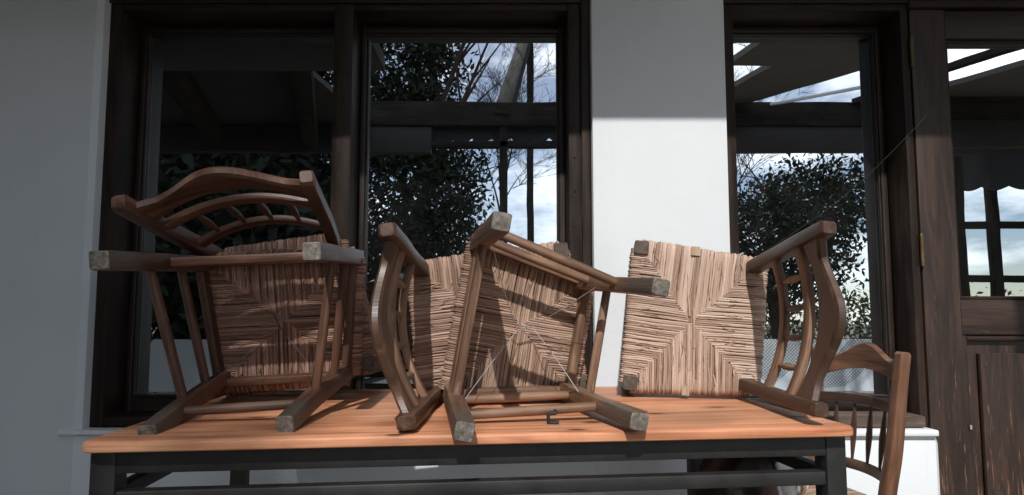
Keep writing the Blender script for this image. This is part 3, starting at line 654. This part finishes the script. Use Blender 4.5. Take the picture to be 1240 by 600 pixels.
# low translucent windbreak along the terrace edge, lit from behind by the sun
t=NT('white_translucent_fabric'); tb=t.new('ShaderNodeBsdfTranslucent'); tb.inputs['Color'].default_value=(.82,.86,.88,1); df=t.new('ShaderNodeBsdfDiffuse'); df.inputs['Color'].default_value=(.8,.82,.83,1); ms=t.new('ShaderNodeMixShader'); ms.inputs[0].default_value=.3; t.l(tb.outputs[0],ms.inputs[1]); t.l(df.outputs[0],ms.inputs[2]); t.l(ms.outputs[0],t.out.inputs['Surface'])
wb=empty('windbreak',(0,-3.4,0)); tag(wb,'low white fabric windbreak with netting patches, reflected along the bottom of the panes','windbreak')
m=MB(); n=80; v=[]; f=[]
for i in range(n+1):
    x=-4.9+10.6*i/n
    for j in range(5): v.append((x-(.45*(1-j/4) if i==0 else 0),.04*math.sin(x*5),.03+.70*j/4))
for i in range(n):
    for j in range(4): a=i*5+j; f.append((a,a+5,a+6,a+1))
m.add(v,f,[(p[0],p[2],0) for p in v]); m.build('fabric',t.mat,wb)
for pts in ([(2.9,.62),(3.5,.1),(4.3,.73),(3.0,.73)],[(3.9,.05),(4.5,.1),(5.3,.73),(4.6,.73)],[(-3.9,.1),(-3.3,.15),(-3.0,.73),(-3.5,.73)]):
    m=MB(); vv=[(x,.07,z) for x,z in pts]; m.add(vv,[(0,1,2,3)],[(x,z,0) for x,z in pts]); m.build('netting',M['net'],wb,0)
for x in (-4.9,-2.3,.3,3.0,5.7):
    m=MB(); m.sweep([(x,-.06,0),(x,-.06,.76)],(.035,.035),(1,0,0),rnd=10); m.build('post',M['steel'],wb)
# ------------------------------------------------------------------ trees behind the camera (seen in the glass)
def leaves(m,center,rad,n,size,shape=None,rg=rng,clump=26,csz=.45):
    c=np.array(center); r=np.array(rad)
    ncl=max(1,n//clump); d=rg.normal(size=(ncl,3)); d/=np.linalg.norm(d,axis=1)[:,None]; cc=d*(rg.uniform(.25,1,(ncl,1))**.45)*r
    pts=np.repeat(cc,clump,0)+rg.normal(size=(ncl*clump,3))*csz*.5
    k=len(pts); ax=rg.normal(size=(k,3)); ax/=np.linalg.norm(ax,axis=1)[:,None]; b=rg.normal(size=(k,3)); b-=ax*(ax*b).sum(1)[:,None]; b/=np.linalg.norm(b,axis=1)[:,None]
    s=size*rg.uniform(.6,1.4,(k,1)); p=pts+c
    v=np.stack([p-ax*s,p+b*s*.4,p+ax*s,p-b*s*.4],1).reshape(-1,3)
    o=len(m.v); m.v+= [tuple(q) for q in v.tolist()]; m.g+=[(0,0,0)]*len(v); m.f+=[(o+4*i,o+4*i+1,o+4*i+2,o+4*i+3) for i in range(k)]; m.m+=[0]*k
def branches(m,base,top,r,depth,rg,spread=.6,n=5,ln=.55):
    base=Vector(base); top=Vector(top); L=(top-base).length
    p=arc([base,base.lerp(top,.5)+Vector((rg.uniform(-1,1),rg.uniform(-1,1),0))*L*.04,top],5); m.sweep(p,[(r*2*(1-.75*i/5),)*2 for i in range(6)],(1,.1,.05),rnd=6 if depth>1 else 4,cap=0)
    if depth==0: return
    for i in range(n):
        t=rg.uniform(.22,1); b=base.lerp(top,t); d=(top-base).normalized()+Vector((rg.uniform(-1,1),rg.uniform(-1,1),rg.uniform(-.3,.6)))*spread*1.5
        branches(m,b,b+d.normalized()*L*ln*rg.uniform(.6,1.1),r*(1-.75*t)*.6+.002,depth-1,rg,spread,n,ln)
def tree(name,label,base,h,crowns,mat,size,n,bare=False,seed=1,tr=.16):
    rg=random.Random(seed); root=empty(name,base); tag(root,label,'tree','trees beyond the terrace')
    m=MB(); branches(m,(0,0,0),(rg.uniform(-.3,.3),0,h*.9),tr,4 if bare else 2,rg,.8 if bare else .6,7 if bare else 5,.56 if bare else .5); m.build('trunk',M['bark'],root)
    if crowns:
        m=MB(); r2=np.random.default_rng(seed)
        for c,r,k in crowns: leaves(m,c,r,int(n*k),size,rg=r2)
        m.build('crown',mat,root,0)
tree('evergreen_tree','tall dense dark evergreen tree reflected in the double window',(-2.1,-6.6,0),11,[((0,0,3.2),(1.5,1.5,2.2),1),((-.3,0,6.3),(1.3,1.4,2.2),.9),((-.6,0,9.3),(1.1,1.3,2.2),.75),((.2,.3,8.8),(.85,1.4,1.8),.28)],M['leaf_dark'],.075,16000,seed=2)  # upper crown lumps, out of view, are shaped to shade the left chairs
tree('evergreen_tree','shorter dense evergreen left of the tall one, reflected in the darkest left pane',(-5.2,-6.2,0),7,[((0,0,2.6),(1.9,1.5,2.2),1),((.1,0,5.2),(1.4,1.4,1.9),.7)],M['leaf_dark'],.15,20000,seed=12)
tree('evergreen_tree','far dense evergreen at the left edge of the terrace garden',(-8.6,-5.6,0),7,[((0,0,2.6),(2.2,1.6,2.3),1),((.1,0,5.2),(1.6,1.4,1.9),.7)],M['leaf_dark'],.15,20000,seed=14)
tree('bare_tree','bare branching tree beside the evergreen, reflected in the double window',(-.1,-7.6,0),5.6,[],None,0,0,True,3,.07)
tree('leafy_tree','broad leafy tree reflected in the side window',(6.3,-9,0),5,[((-.6,0,2.7),(2.1,2,1.3),1),((.8,0,3.7),(1.5,1.4,.9),.5)],M['leaf_dark'],.075,12000,seed=4)
tree('bare_tree','small bare tree with thin twigs, reflected at the left of the side window',(4.3,-8,0),5.5,[],None,0,0,True,6,.08)
m=MB(); leaves(m,(0,-24,1.2),(26,1.5,2.0),16000,.16,csz=.9); tag(m.build('hedge_row',M['leaf_mid'],None,0),'long uneven hedge beyond the terrace','hedge',kind='stuff')
